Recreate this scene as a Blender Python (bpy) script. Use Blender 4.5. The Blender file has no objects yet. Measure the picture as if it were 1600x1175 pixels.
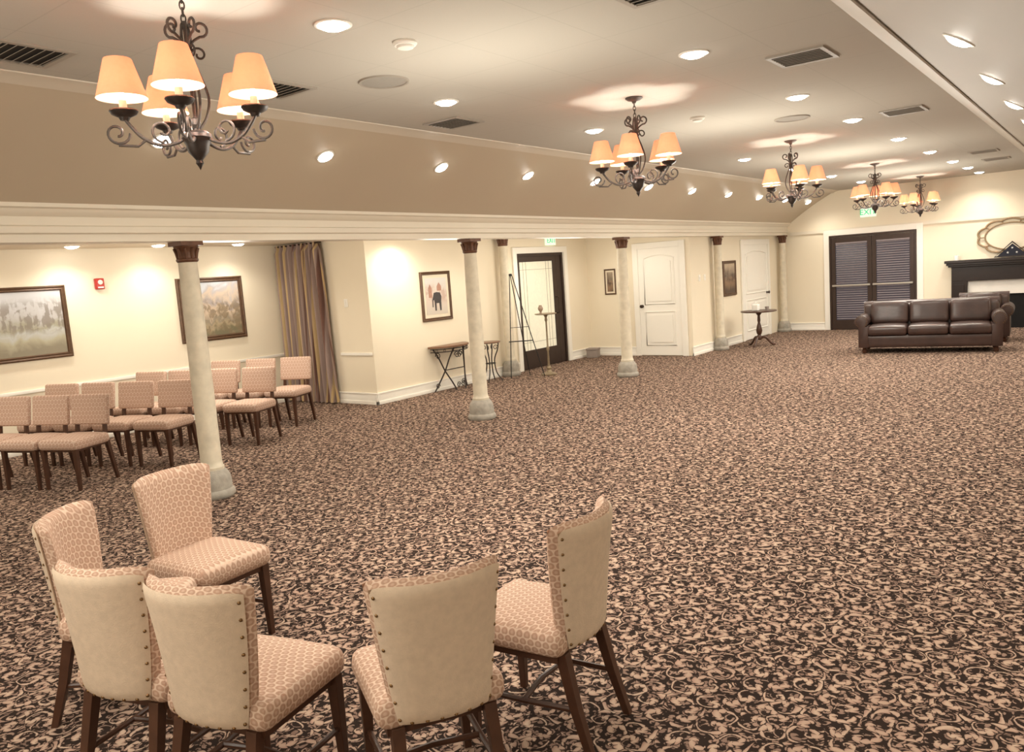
import bpy, bmesh, math, random
from mathutils import Vector, Matrix
random.seed(7)
S=bpy.context.scene; C=S.collection
PI=math.pi
# ------------------------------------------------------------------ mesh builder
def catmull(P,n=6,closed=False):
    P=[Vector(p) for p in P]; out=[]; N=len(P)
    rng=range(N if closed else N-1)
    for i in rng:
        if closed: a,b,c,d=P[(i-1)%N],P[i],P[(i+1)%N],P[(i+2)%N]
        else: a,b,c,d=P[max(i-1,0)],P[i],P[i+1],P[min(i+2,N-1)]
        for k in range(n):
            t=k/n
            out.append(.5*((2*b)+(c-a)*t+(2*a-5*b+4*c-d)*t*t+(3*b-a-3*c+d)*t**3))
    if not closed: out.append(P[-1])
    return out
class MB:
    def __init__(s): s.v=[]; s.f=[]
    def add(s,vs,fs,M=None):
        o=len(s.v)
        for v in vs:
            v=Vector(v); s.v.append(M@v if M is not None else v)
        for f in fs: s.f.append([i+o for i in f])
        return s
    def box(s,c,d,M=None):
        x,y,z=c; a,b,e=d[0]/2,d[1]/2,d[2]/2
        vs=[(x+i*a,y+j*b,z+k*e) for i in(-1,1) for j in(-1,1) for k in(-1,1)]
        return s.add(vs,[(0,1,3,2),(4,6,7,5),(0,4,5,1),(2,3,7,6),(0,2,6,4),(1,5,7,3)],M)
    def bb(s,x0,x1,y0,y1,z0,z1): return s.box(((x0+x1)/2,(y0+y1)/2,(z0+z1)/2),(x1-x0,y1-y0,z1-z0))
    def rbox(s,c,d,r,crown=0,M=None,n=4):
        h=[d[0]/2,d[1]/2,d[2]/2]; r=min(r,min(h)*.999); cs=[]
        for a in h:
            L=[-a,-a+r*.15,-a+r*.45,-a+r]; m=a-r
            L+=[-m+2*m*k/n for k in range(1,n)] if m>1e-4 else []
            L+=[a-r,a-r*.45,a-r*.15,a]; cs.append(L)
        for ax in range(3):
            u,v=(ax+1)%3,(ax+2)%3
            for sg in(-1,1):
                U,V=cs[u],cs[v]; vs=[];fs=[]
                for a in U:
                    for b in V:
                        p=[0,0,0];p[ax]=sg*h[ax];p[u]=a;p[v]=b
                        q=[max(-(h[i]-r),min(h[i]-r,p[i])) for i in range(3)]
                        dv=Vector([p[i]-q[i] for i in range(3)])
                        dv=dv.normalized()*r if dv.length>1e-9 else dv
                        w=[q[i]+dv[i] for i in range(3)]
                        if crown and w[2]>0:
                            w[2]+=crown*max(0,1-(w[0]/h[0])**2)*max(0,1-(w[1]/h[1])**2)
                        vs.append((w[0]+c[0],w[1]+c[1],w[2]+c[2]))
                m=len(V)
                for i in range(len(U)-1):
                    for j in range(m-1):
                        q=[i*m+j,(i+1)*m+j,(i+1)*m+j+1,i*m+j+1]
                        fs.append(q if sg>0 else q[::-1])
                s.add(vs,fs,M)
        return s
    def tube(s,P,r,seg=8,closed=False,M=None):
        P=[Vector(p) for p in P]; N=len(P)
        R=r if isinstance(r,(list,tuple)) else [r]*N
        T=[]
        for i in range(N):
            if closed: t=P[(i+1)%N]-P[(i-1)%N]
            else: t=P[min(i+1,N-1)]-P[max(i-1,0)]
            T.append(t.normalized())
        a=Vector((0,0,1)) if abs(T[0].z)<.9 else Vector((1,0,0))
        nrm=(a-T[0]*a.dot(T[0])).normalized(); vs=[];fs=[]
        for i in range(N):
            nrm=(nrm-T[i]*nrm.dot(T[i])).normalized(); b=T[i].cross(nrm)
            for k in range(seg):
                an=2*PI*(k+.5)/seg
                vs.append(P[i]+(nrm*math.cos(an)+b*math.sin(an))*R[i])
        for i in range(N if closed else N-1):
            j=(i+1)%N
            for k in range(seg):
                l=(k+1)%seg; fs.append((i*seg+k,i*seg+l,j*seg+l,j*seg+k))
        if not closed:
            fs.append(list(range(seg))[::-1]); fs.append([(N-1)*seg+k for k in range(seg)])
        return s.add(vs,fs,M)
    def lathe(s,prof,seg=24,M=None,ang=2*PI):
        n=len(prof); vs=[];fs=[]
        for k in range(seg):
            a=ang*k/seg
            for r,z in prof: vs.append((r*math.cos(a),r*math.sin(a),z))
        for k in range(seg):
            l=(k+1)%seg
            for i in range(n-1): fs.append((k*n+i,l*n+i,l*n+i+1,k*n+i+1))
        return s.add(vs,fs,M)
    def prism(s,poly,a,b,ax='y',M=None):
        def m(p,t):
            return {'y':(p[0],t,p[1]),'x':(t,p[0],p[1]),'z':(p[0],p[1],t)}[ax]
        n=len(poly); vs=[m(p,a) for p in poly]+[m(p,b) for p in poly]
        fs=[list(range(n)),list(range(n,2*n))[::-1]]
        for i in range(n):
            j=(i+1)%n; fs.append((i,j,n+j,n+i))
        return s.add(vs,fs,M)
    def frust(s,p0,p1,a,b):
        vs=[]
        for p,h in((p0,a),(p1,b)):
            for i,j in((-1,-1),(1,-1),(1,1),(-1,1)): vs.append((p[0]+i*h,p[1]+j*h,p[2]))
        return s.add(vs,[(3,2,1,0),(4,5,6,7),(0,1,5,4),(1,2,6,5),(2,3,7,6),(3,0,4,7)])
    def build(s,name,mat,parent=None,smooth=35,bevel=0):
        me=bpy.data.meshes.new(name); me.from_pydata([tuple(v) for v in s.v],[],s.f)
        bm=bmesh.new(); bm.from_mesh(me)
        bmesh.ops.remove_doubles(bm,verts=bm.verts,dist=1e-5)
        bmesh.ops.dissolve_degenerate(bm,edges=bm.edges,dist=1e-6)
        bmesh.ops.recalc_face_normals(bm,faces=bm.faces)
        if bevel:
            es=[e for e in bm.edges if len(e.link_faces)==2 and e.calc_face_angle(0)>.6]
            bmesh.ops.bevel(bm,geom=es,offset=bevel,segments=2,affect='EDGES',profile=.6,clamp_overlap=True)
        bm.to_mesh(me); bm.free()
        if smooth:
            me.polygons.foreach_set('use_smooth',[True]*len(me.polygons))
            me.set_sharp_from_angle(angle=math.radians(smooth))
        me.materials.append(mat)
        o=bpy.data.objects.new(name,me); C.objects.link(o)
        if parent: o.parent=parent
        return o
def tag(o,label,cat=None,group=None,kind=None):
    o['label']=label
    if cat:o['category']=cat
    if group:o['group']=group
    if kind:o['kind']=kind
    return o
def thing(name,label,cat,loc=(0,0,0),rotz=0,group=None,kind=None):
    o=bpy.data.objects.new(name,None); C.objects.link(o); o.empty_display_size=.1
    o.location=loc; o.rotation_euler=(0,0,rotz)
    return tag(o,label,cat,group,kind)
def dup(root,label,loc,rot):
    r=root.copy(); C.objects.link(r); r.location=loc; r.rotation_euler=rot if not isinstance(rot,(int,float)) else (0,0,rot); r['label']=label
    for ch in list(root.children):
        c=ch.copy(); C.objects.link(c); c.parent=r
        for g in list(ch.children):
            d=g.copy(); C.objects.link(d); d.parent=c
    return r
def struct(name,mb,mat,label,cat,smooth=35,bevel=0):
    return tag(mb.build(name,mat,None,smooth,bevel),label,cat,kind='structure')
# ------------------------------------------------------------------ materials
class NT:
    def __init__(s,name,rough=.6,metal=0,spec=.4):
        s.m=bpy.data.materials.new(name); s.m.use_nodes=True; s.t=s.m.node_tree
        s.b=s.t.nodes['Principled BSDF']; s.b.inputs['Roughness'].default_value=rough
        s.b.inputs['Metallic'].default_value=metal; s.b.inputs['Specular IOR Level'].default_value=spec
    def n(s,ty,**k):
        x=s.t.nodes.new(ty)
        for a,b in k.items(): setattr(x,a,b)
        return x
    def put(s,inp,v):
        if isinstance(v,bpy.types.NodeSocket): s.t.links.new(v,inp)
        else: inp.default_value=v
    def ma(s,op,a,b=None,c=None,clamp=False):
        x=s.n('ShaderNodeMath',operation=op,use_clamp=clamp); s.put(x.inputs[0],a)
        if b is not None:s.put(x.inputs[1],b)
        if c is not None:s.put(x.inputs[2],c)
        return x.outputs[0]
    def vm(s,op,a,b=None,sc=None):
        x=s.n('ShaderNodeVectorMath',operation=op); s.put(x.inputs[0],a)
        if b is not None:s.put(x.inputs[1],b)
        if sc is not None:s.put(x.inputs['Scale'],sc)
        return x.outputs[0]
    def mix(s,f,a,b):
        x=s.n('ShaderNodeMix',data_type='RGBA'); s.put(x.inputs[0],f)
        for i,c in((6,a),(7,b)): s.put(x.inputs[i],c if isinstance(c,bpy.types.NodeSocket) else (*c,1))
        return x.outputs[2]
    def ss(s,v,a,b):
        x=s.n('ShaderNodeMapRange',interpolation_type='SMOOTHSTEP'); s.put(x.inputs[0],v)
        x.inputs[1].default_value=a; x.inputs[2].default_value=b; return x.outputs[0]
    def noise(s,vec,scale,detail=2,dist=0,out=0):
        x=s.n('ShaderNodeTexNoise'); x.inputs['Scale'].default_value=scale; x.inputs['Detail'].default_value=detail
        x.inputs['Distortion'].default_value=dist
        if vec is not None:s.put(x.inputs['Vector'],vec)
        return x.outputs[out]
    def obj(s): return s.n('ShaderNodeTexCoord').outputs['Object']
    def pos(s): return s.n('ShaderNodeNewGeometry').outputs['Position']
    def sep(s,v):
        x=s.n('ShaderNodeSeparateXYZ'); s.put(x.inputs[0],v); return x.outputs
    def comb(s,x_,y_,z_=0.0):
        x=s.n('ShaderNodeCombineXYZ'); s.put(x.inputs[0],x_);s.put(x.inputs[1],y_);s.put(x.inputs[2],z_); return x.outputs[0]
    def col(s,c): s.put(s.b.inputs['Base Color'],c if isinstance(c,bpy.types.NodeSocket) else (*c,1)); return s
    def emis(s,c,st):
        s.put(s.b.inputs['Emission Color'],c if isinstance(c,bpy.types.NodeSocket) else (*c,1)); s.b.inputs['Emission Strength'].default_value=st; return s
    def bump(s,h,st=.2,d=.01):
        x=s.n('ShaderNodeBump'); x.inputs['Strength'].default_value=st; x.inputs['Distance'].default_value=d
        s.put(x.inputs['Height'],h); s.t.links.new(x.outputs[0],s.b.inputs['Normal']); return s
def mat(name,c,rough=.6,metal=0,var=.12,scale=14,bump=0,c2=None,spec=.4):
    t=NT(name,rough,metal,spec); o=t.obj(); nz=t.noise(o,scale,3)
    c2=c2 or tuple(x*(1-var*2) for x in c)
    t.col(t.mix(nz,c,c2))
    if bump: t.bump(t.noise(o,scale*6,2),bump,.004)
    return t.m
WALL=mat('cream_wall_paint',(.80,.715,.565),.75,0,.02,3,.05)
WHITE=mat('white_trim_paint',(.86,.825,.75),.4,0,.02,4)
BEAMP=mat('beam_paint',(.75,.68,.56),.4,0,.03,3)
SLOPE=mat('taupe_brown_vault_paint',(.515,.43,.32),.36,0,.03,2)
SLOPE_SHADED=mat('taupe_brown_vault_shaded',(.36,.315,.255),.5,0,.03,2,0,None,.2)  # same vault paint, darkened to put the right side's shade into the colour
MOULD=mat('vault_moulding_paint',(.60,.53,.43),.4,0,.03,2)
MOULD_SHADED=mat('vault_moulding_shaded',(.50,.445,.37),.5,0,.03,2)  # dimmer copy of the moulding paint, shade of the right side included
ALC=mat('alcove_ceiling_paint',(.68,.59,.46),.7,0,.02,3)
WOOD=mat('dark_walnut_wood',(.085,.036,.02),.35,0,.25,18)
BLACKW=mat('dark_brown_stained_wood',(.024,.014,.011),.35,0,.2,14,0,None,.25)
IRON=mat('dark_bronze_iron',(.055,.042,.036),.45,.5,.25,30,.1)
CHIRON=mat('grey_brown_iron',(.12,.098,.085),.5,.35,.3,40,.1)
BLACK=mat('black_metal',(.015,.014,.014),.45,.3,.2,20)
BRONZE=mat('bronze_door_metal',(.055,.034,.026),.4,.35,.15,10)
BRASS=mat('dark_brass_nails',(.20,.115,.05),.35,.7,.1,30)
CREAMF=mat('golden_beige_woven_fabric',(.675,.54,.41),.9,0,.13,40,.3)
PLASTER=mat('mottled_column_plaster',(.78,.70,.55),.6,0,.2,11,.2)
STONE=mat('grey_stone_base',(.47,.43,.365),.75,0,.3,16,.5)
CAPM=mat('reddish_brown_capital',(.17,.075,.04),.45,.2,.3,24,.3)
LEATH=mat('brown_leather',(.066,.034,.027),.33,0,.38,6,.2,None,.45)
PLASTIC=mat('white_plastic',(.84,.81,.74),.4,0,.03,10)
VENTD=mat('vent_shadow',(.05,.045,.04),.8,0,.1,10)
VENTF=mat('vent_frame_paint',(.36,.32,.27),.5,0,.05,10)
SPEAK=mat('speaker_grille',(.34,.315,.275),.7,0,.06,60)
REDP=mat('red_alarm_plastic',(.45,.03,.02),.4,0,.05,10)
KNOB=mat('aged_bronze_knob',(.06,.04,.03),.3,.8,.1,20)
CANDLE=mat('ivory_candle_sleeve',(.85,.78,.62),.5,0,.04,20)
MARB=mat('white_marble_surround',(.80,.77,.72),.3,0,.08,6)
SOOT=mat('black_firebox',(.008,.007,.007),.9,0,.2,10)
GOLDF=mat('antique_gold_tan',(.38,.26,.145),.5,.1,.3,40)
def lens_mat():
    t=NT('glowing_lens',.5); t.col((1,.95,.85)); nz=t.noise(t.obj(),8)
    t.emis(t.mix(nz,(1,.94,.84),(1,.96,.88)),22); return t.m
LENS=lens_mat()
def bulb_mat():
    t=NT('glowing_bulb',.5); t.col((1,.95,.85)); nz=t.noise(t.obj(),8); t.emis(t.mix(nz,(1,.84,.6),(1,.88,.66)),14); return t.m
BULB=bulb_mat()
def shade_mat():
    t=NT('peach_orange_silk_shade',.8); nz=t.noise(t.obj(),60,2); c=t.mix(nz,(.93,.48,.30),(.89,.43,.255))
    t.col(c); t.emis(t.mix(nz,(.95,.44,.25),(.92,.39,.21)),.33)  # part of the bulb glow is put into the silk as emission
    tr=t.n('ShaderNodeBsdfTranslucent'); t.put(tr.inputs[0],t.mix(nz,(.95,.60,.43),(.93,.56,.385)))
    mx=t.n('ShaderNodeMixShader'); mx.inputs[0].default_value=.29
    t.t.links.new(t.b.outputs[0],mx.inputs[1]); t.t.links.new(tr.outputs[0],mx.inputs[2])
    t.t.links.new(mx.outputs[0],t.t.nodes['Material Output'].inputs[0]); return t.m
SHADE=shade_mat()
def scallop(name,dark,light,size):
    t=NT(name,.85,0,.2); tc=t.n('ShaderNodeTexCoord'); o=t.sep(tc.outputs['Object']); nn=t.sep(tc.outputs['Normal'])
    m=t.ma('GREATER_THAN',t.ma('ABSOLUTE',nn[0]),.72); im=t.ma('SUBTRACT',1.0,m)
    a=t.ma('ADD',t.ma('MULTIPLY',o[0],im),t.ma('MULTIPLY',o[1],m))
    b=t.ma('ADD',o[2],t.ma('MULTIPLY',o[1],im))
    H=.78
    a=t.ma('DIVIDE',a,size); b=t.ma('DIVIDE',b,size*H)
    row=t.ma('FLOOR',b); off=t.ma('MULTIPLY',t.ma('FLOORED_MODULO',row,2.0),.5)
    fx=t.ma('SUBTRACT',t.ma('FRACT',t.ma('ADD',a,off)),.5); fy=t.ma('MULTIPLY',t.ma('SUBTRACT',t.ma('FRACT',b),.42),H)
    d=t.ma('SQRT',t.ma('ADD',t.ma('MULTIPLY',fx,fx),t.ma('MULTIPLY',fy,fy)))
    nz=t.noise(tc.outputs['Object'],150,2)
    cell=t.ss(d,.47,.36); core=t.ss(d,.25,.12)
    c=t.mix(cell,light,dark); c=t.mix(t.ma('MULTIPLY',core,.4),c,light)
    t.col(t.mix(t.ma('MULTIPLY',nz,.3),c,tuple(x*.6 for x in dark)))
    t.bump(cell,.2,.003); return t.m
FAB=scallop('honeycomb_scale_fabric',(.43,.275,.20),(.67,.505,.395),.031)
FAB2=scallop('rose_dot_fabric',(.48,.315,.24),(.64,.485,.39),.042)
def carpet_mat():
    t=NT('scroll_leaf_carpet',1.0,0,.05); p=t.pos()
    w=t.vm('SCALE',t.vm('SUBTRACT',t.noise(p,9,1,0,1),(.5,.5,.5)),None,.04)
    q0=t.vm('ADD',p,w)
    def layer(q,sc,K,lob,w0,A,skew):
        v=t.n('ShaderNodeTexVoronoi',voronoi_dimensions='2D'); v.inputs['Scale'].default_value=sc; v.inputs['Randomness'].default_value=.8
        t.put(v.inputs['Vector'],q)
        e=t.n('ShaderNodeTexVoronoi',voronoi_dimensions='2D',feature='DISTANCE_TO_EDGE'); e.inputs['Scale'].default_value=sc; e.inputs['Randomness'].default_value=.8
        t.put(e.inputs['Vector'],q)
        l=t.sep(t.vm('SUBTRACT',q,v.outputs['Position'])); rc=t.sep(v.outputs['Color'])
        th=t.ma('ARCTAN2',l[1],l[0])
        r=t.ma('MULTIPLY',t.ma('SQRT',t.ma('ADD',t.ma('MULTIPLY',l[0],l[0]),t.ma('MULTIPLY',l[1],l[1]))),sc)
        dr=t.ma('SUBTRACT',t.ma('MULTIPLY',t.ma('GREATER_THAN',rc[0],.5),2.0),1.0)
        td=t.ma('DIVIDE',t.ma('MULTIPLY',th,dr),2*PI)
        ph=t.ma('ADD',t.ma('ADD',td,t.ma('MULTIPLY',r,K)),rc[1])
        tt=t.ma('SUBTRACT',t.ma('FRACT',ph),.5)
        at=t.ma('ABSOLUTE',tt)
        s_=t.ma('ADD',t.ma('MULTIPLY',td,lob),t.ma('MULTIPLY',at,skew))
        f=t.ma('FRACT',t.ma('ADD',s_,t.ma('MULTIPLY',t.ma('FLOOR',ph),.37)))
        lobe=t.ma('MULTIPLY',f,t.ma('SUBTRACT',1.25,f))
        grow=t.ma('ADD',.52,t.ma('MULTIPLY',t.ma('SINE',t.ma('ADD',t.ma('MULTIPLY',td,2*PI),t.ma('MULTIPLY',rc[1],9.0))),.48))
        hw=t.ma('ADD',w0,t.ma('MULTIPLY',t.ma('MULTIPLY',lobe,A*2.4),t.ma('MAXIMUM',grow,.12)))
        hw=t.ma('MULTIPLY',hw,t.ss(e.outputs['Distance'],-.01,.06))
        return t.ma('SUBTRACT',hw,at),t.ma('DIVIDE',at,t.ma('MAXIMUM',hw,.02)),rc[2]
    n2=t.ma('MULTIPLY',t.ma('SUBTRACT',t.noise(p,110,2),.5),.12)
    a1,rel,rnd=layer(q0,9.8,1.9,6.0,.055,.39,1.7)
    a1=t.ma('ADD',a1,n2)
    a2,rel2,rnd2=layer(t.vm('ADD',q0,(3.37,1.91,0)),20.0,1.5,4.0,.09,.33,1.2)
    m1=t.ss(a1,-.015,.06); gap=t.ss(a1,-.05,-.12)
    m2=t.ma('MULTIPLY',t.ss(t.ma('ADD',a2,n2),-.01,.07),gap)
    leaf=t.mix(t.ss(rel,.2,.8),(.51,.38,.285),(.38,.25,.19))
    leaf=t.mix(t.ma('MULTIPLY',rnd,.5),leaf,(.335,.21,.163))
    leaf2=t.mix(rnd2,(.325,.215,.165),(.215,.138,.108))
    c=t.mix(m2,(.024,.016,.013),leaf2); c=t.mix(m1,c,leaf)
    pile=t.noise(p,380,1)
    c=t.mix(t.ma('MULTIPLY',pile,.24),c,(.038,.025,.020))
    t.col(c); t.bump(pile,.3,.004); return t.m
CARPET=carpet_mat()
def tile_mat():
    t=NT('acoustic_tile_ceiling',.9,0,.1); p=t.pos(); s=t.sep(p)
    def ln(x,per): 
        f=t.ma('FRACT',t.ma('DIVIDE',x,per)); return t.ma('LESS_THAN',t.ma('MINIMUM',f,t.ma('SUBTRACT',1.0,f)),.006/per*.6)
    g=t.ma('MAXIMUM',ln(s[0],.61),ln(s[1],.61)); nz=t.noise(p,160,2)
    c=t.mix(t.ma('MULTIPLY',nz,.3),(.50,.465,.405),(.36,.335,.29))
    t.col(t.mix(t.ma('MULTIPLY',g,.25),c,(.31,.285,.245))); t.bump(nz,.15,.003); return t.m
TILE=tile_mat()
def curtain_mat():
    t=NT('striped_drape_cloth',.85,0,.2); s=t.sep(t.obj())
    n=t.noise(t.comb(t.ma('MULTIPLY',s[0],1.0),0.0,0.0),15,2)
    c=t.mix(t.ss(n,.42,.45),(.16,.085,.065),(.33,.245,.215)); c=t.mix(t.ss(n,.51,.54),c,(.55,.40,.21)); c=t.mix(t.ss(n,.60,.63),c,(.20,.11,.085))
    t.col(c); return t.m
DRAPE=curtain_mat()
def land_mat(name,H,cols,trees,tb=(.36,.12,-.22,-.05),tsc=(22.0,3.0),wob=.45):
    t=NT(name,.55,0,.3); o=t.obj(); s=t.sep(o)
    z=t.ma('DIVIDE',s[2],H)
    n=t.noise(o,5,4,.6); zz=t.ma('ADD',z,t.ma('MULTIPLY',t.ma('SUBTRACT',n,.5),wob))
    r=t.n('ShaderNodeValToRGB'); t.put(r.inputs[0],t.ma('ADD',zz,.5)); e=r.color_ramp.elements
    e[0].position=cols[0][0]; e[0].color=(*cols[0][1],1); e[1].position=cols[-1][0]; e[1].color=(*cols[-1][1],1)
    for p_,c in cols[1:-1]: x=e.new(p_); x.color=(*c,1)
    tr=t.noise(t.comb(t.ma('MULTIPLY',s[0],tsc[0]),t.ma('MULTIPLY',s[2],tsc[1])),1,4,.4)
    crown=t.noise(o,9,5,.8)
    tr=t.ma('ADD',t.ma('MULTIPLY',tr,.45),t.ma('MULTIPLY',crown,.55))
    band=t.ma('MULTIPLY',t.ss(z,tb[0],tb[1]),t.ss(z,tb[2],tb[3]))
    t.col(t.mix(t.ma('MULTIPLY',t.ma('MULTIPLY',t.ss(tr,.47,.55),band),.75),r.outputs[0],trees)); return t.m
P_MEADOW=land_mat('meadow_painting_paint',.8,[(.08,(.24,.21,.15)),(.24,(.38,.35,.25)),(.36,(.44,.44,.42)),(.44,(.32,.30,.22)),(.6,(.44,.42,.41)),(.85,(.54,.54,.56))],(.20,.17,.14),(.42,.2,-.2,-.04))
P_CANYON=land_mat('canyon_painting_paint',.8,[(.05,(.17,.15,.09)),(.2,(.38,.30,.19)),(.34,(.26,.22,.16)),(.48,(.54,.42,.31)),(.6,(.36,.32,.31)),(.72,(.58,.47,.37)),(.84,(.44,.41,.42)),(.95,(.54,.56,.60))],(.20,.15,.09),(.25,.0,-.6,-.5),(14.0,9.0),.8)
P_GARDEN=land_mat('garden_painting_paint',.6,[(.1,(.10,.07,.05)),(.4,(.28,.18,.11)),(.6,(.20,.16,.12)),(.9,(.45,.36,.26))],(.08,.05,.04))
P_TEMPLE=land_mat('temple_painting_paint',.6,[(.1,(.54,.48,.41)),(.4,(.58,.48,.41)),(.6,(.60,.52,.45)),(.9,(.60,.58,.55))],(.46,.32,.26))
P_MAT=mat('cream_picture_mount',(.72,.64,.50),.8,0,.03,20)
P_GREY=mat('grey_ink',(.07,.06,.06),.8,0,.2,40)
P_RED=mat('brick_red_ink',(.48,.27,.20),.8,0,.2,30)
FRAMEW=mat('antique_frame_wood',(.14,.075,.04),.4,.15,.3,25,.2)
def glass_mat():
    t=NT('glowing_frosted_door_glass',.35,0,.5); o=t.obj(); n=t.noise(o,14,4,1.2); t.col(t.mix(n,(.72,.67,.52),(.56,.52,.40))); t.emis((.9,.86,.68),.22); return t.m  # pale glow put into the pane, no light stands behind it
FROST=glass_mat()
def mirror_mat():
    t=NT('mirror_painted_reflection',.3,.0); nz=t.noise(t.obj(),3); t.col(t.mix(nz,(.72,.64,.50),(.66,.58,.45))); return t.m  # reflection of the cream wall painted into the colour, hardly mirrors
MIRR=mirror_mat()
SLAT=mat('dark_violet_brown_blind_slats',(.255,.215,.225),.5,0,.08,8)
def night_mat():
    t=NT('dim_glowing_window_glass',.2); nz=t.noise(t.obj(),2); t.col((.035,.027,.03)); t.emis(t.mix(nz,(.5,.45,.6),(.65,.6,.75)),.05); return t.m  # faint outside light put into the pane as emission
NIGHT=night_mat()
SIGNW=NT('exit_sign_face',.4).col((.80,.86,.78)).emis((.75,1,.8),.35).m
GREEN=NT('exit_green',.4).col((.02,.45,.18)).emis((.02,.6,.25),.5).m
NAVY=mat('navy_flag_cloth',(.014,.015,.026),.8,0,.1,30)
STARW=mat('white_star_cloth',(.6,.6,.58),.8,0,.03,30)
PAPER=mat('white_paper',(.82,.80,.75),.8,0,.03,20)
LAMPST=mat('antique_cream_metal',(.36,.28,.18),.45,.4,.25,24)
GREYB=mat('grey_cardboard',(.30,.25,.22),.8,0,.1,14)
TOPW=mat('console_top_wood',(.22,.11,.06),.35,0,.2,12)
LEADM=mat('soft_lead_lines',(.38,.34,.25),.5,.2,.1,14)
URNM=mat('tan_ceramic',(.34,.24,.17),.4,0,.2,14)
# ------------------------------------------------------------------ shell
XC=-6.22; FARY=18.6; HC=3.05; HB=2.18; HA=2.42
struct('floor',MB().bb(-10.6,3.1,-3.1,18.8,-.1,0),CARPET,'dark carpet with beige and rose scrolling leaf pattern','carpet',0)
def walls():
    struct('wall_left',MB().bb(-10.5,-10.4,-3.1,7.95,0,HA),WALL,'long cream wall with the two landscape paintings','wall')
    struct('wall_alcove',MB().bb(-10.5,-8.5,7.85,7.95,0,HA),WALL,'short cream wall behind the striped curtain','wall')
    struct('wall_side',MB().bb(-8.6,-8.5,7.95,11.38,0,HA).bb(-8.6,-8.5,12.88,13.75,0,HA).bb(-8.6,-8.5,11.38,12.88,2.1,HA),WALL,'cream wall with elephant picture and bronze exit door','wall')
    struct('wall_recess',MB().bb(-8.6,-6.3,13.75,13.85,0,HA),WALL,'cream wall around the single white panelled door','wall')
    struct('wall_inner',MB().bb(-6.45,-6.3,13.85,18.6,0,HB),WALL,'cream wall behind the small round table','wall')
    struct('wall_far',MB().bb(-6.6,3.1,18.6,18.7,0,3.2),WALL,'far cream gable wall with double doors and fireplace','wall')
    struct('wall_right',MB().bb(3.0,3.1,-3.1,18.6,0,HA),WALL,'right cream side wall outside the view','wall')
    struct('wall_rear',MB().bb(-10.6,3.1,-3.1,-3.0,0,3.2),WALL,'rear cream wall behind the camera','wall')
walls()
struct('ceiling',MB().bb(-5.07,-1.18,-3.05,18.62,HC,HC+.1),TILE,'flat acoustic tile ceiling between the two sloped sides','ceiling',0)
NS=12
def cove(s): return (-6.06+1.01*s, 2.43+.62*s+.035*math.sin(PI*s))
prof=[cove(i/NS) for i in range(NS+1)]
MIR=-6.25
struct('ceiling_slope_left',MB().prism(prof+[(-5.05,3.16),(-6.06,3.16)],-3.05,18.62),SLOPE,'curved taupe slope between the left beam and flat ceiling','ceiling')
struct('ceiling_slope_right',MB().prism([(MIR-x,z) for x,z in prof]+[(MIR+5.05,3.16),(MIR+6.06,3.16)],-3.05,18.62),SLOPE_SHADED,'curved taupe slope, shade put into its colour, at the right of the flat ceiling','ceiling')
struct('ceiling_alcove_left',MB().bb(-10.55,-6.3,-3.1,13.85,HA,HA+.16),ALC,'low cream ceiling over the left seating alcove','ceiling')
struct('ceiling_alcove_right',MB().bb(-.02,3.1,-3.1,18.65,HA,HA+.08),ALC,'low cream ceiling over the right side','ceiling')
bp=[(-6.12,HB),(-6.12,2.235),(-6.095,2.245),(-6.095,2.29),(-6.11,2.30),(-6.11,2.36),(-6.08,2.375),(-6.06,2.41),(-6.035,2.42),(-6.035,2.45),(-6.40,2.45),(-6.40,2.205),(-6.33,2.205),(-6.33,HB)]
struct('trim_1',MB().prism(bp,-3.04,18.6),BEAMP,'long moulded cream beam resting on the row of columns','beam')
struct('trim_2',MB().prism([(MIR-x,z) for x,z in bp],-3.04,18.6),BEAMP,'moulded cream beam along the right slope','beam')
mp=[(-4.985,3.051),(-4.988,3.043),(-5.02,3.036),(-5.05,3.026),(-5.10,3.004),(-5.108,3.012),(-5.09,3.08)]
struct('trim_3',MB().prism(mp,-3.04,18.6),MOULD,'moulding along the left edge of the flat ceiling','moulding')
struct('trim_4',MB().prism([(MIR-x,z) for x,z in mp],-3.04,18.6),MOULD_SHADED,'moulding along the right edge of the flat ceiling','moulding')
struct('trim_5',MB().bb(-6.05,2.9,18.565,18.6,2.16,2.20).bb(-6.05,2.9,18.575,18.6,2.20,2.23),BEAMP,'horizontal moulding across the far wall above the doors','moulding')
# chair rails and baseboards
struct('trim_6',MB().bb(-10.4,-10.375,-3,7.83,.715,.755),WHITE,'white chair rail behind the rows of chairs','chair rail',35,.004)
struct('trim_7',MB().bb(-9.18,-8.52,7.825,7.85,.715,.755),WHITE,'short white chair rail beside the curtain','chair rail',35,.004)
def bbx(nm,x,y0,y1,sg,lb): struct(nm,MB().bb(min(x,x+sg*.018),max(x,x+sg*.018),y0,y1,0,.15).bb(min(x,x+sg*.028),max(x,x+sg*.028),y0,y1,.15,.17).bb(min(x,x+sg*.03),max(x,x+sg*.03),y0,y1,0,.05),WHITE,lb,'baseboard',35,.003)
def bby(nm,y,x0,x1,lb): struct(nm,MB().bb(x0,x1,y-.018,y,0,.15).bb(x0,x1,y-.028,y,.15,.17).bb(x0,x1,y-.03,y,0,.05),WHITE,lb,'baseboard',35,.003)
bbx('baseboard_left',-10.4,-3,7.85,1,'white baseboard under the landscape paintings')
bby('baseboard_alcove',7.85,-10.4,-8.47,'white baseboard beside the curtain')
bbx('baseboard_side',-8.5,7.82,11.27,1,'white baseboard behind the iron console tables')
bbx('baseboard_recess_left',-8.5,12.99,13.75,1,'white baseboard right of the exit door')
bby('baseboard_recess',13.75,-8.5,-7.45,'white baseboard left of the single white door')
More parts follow.
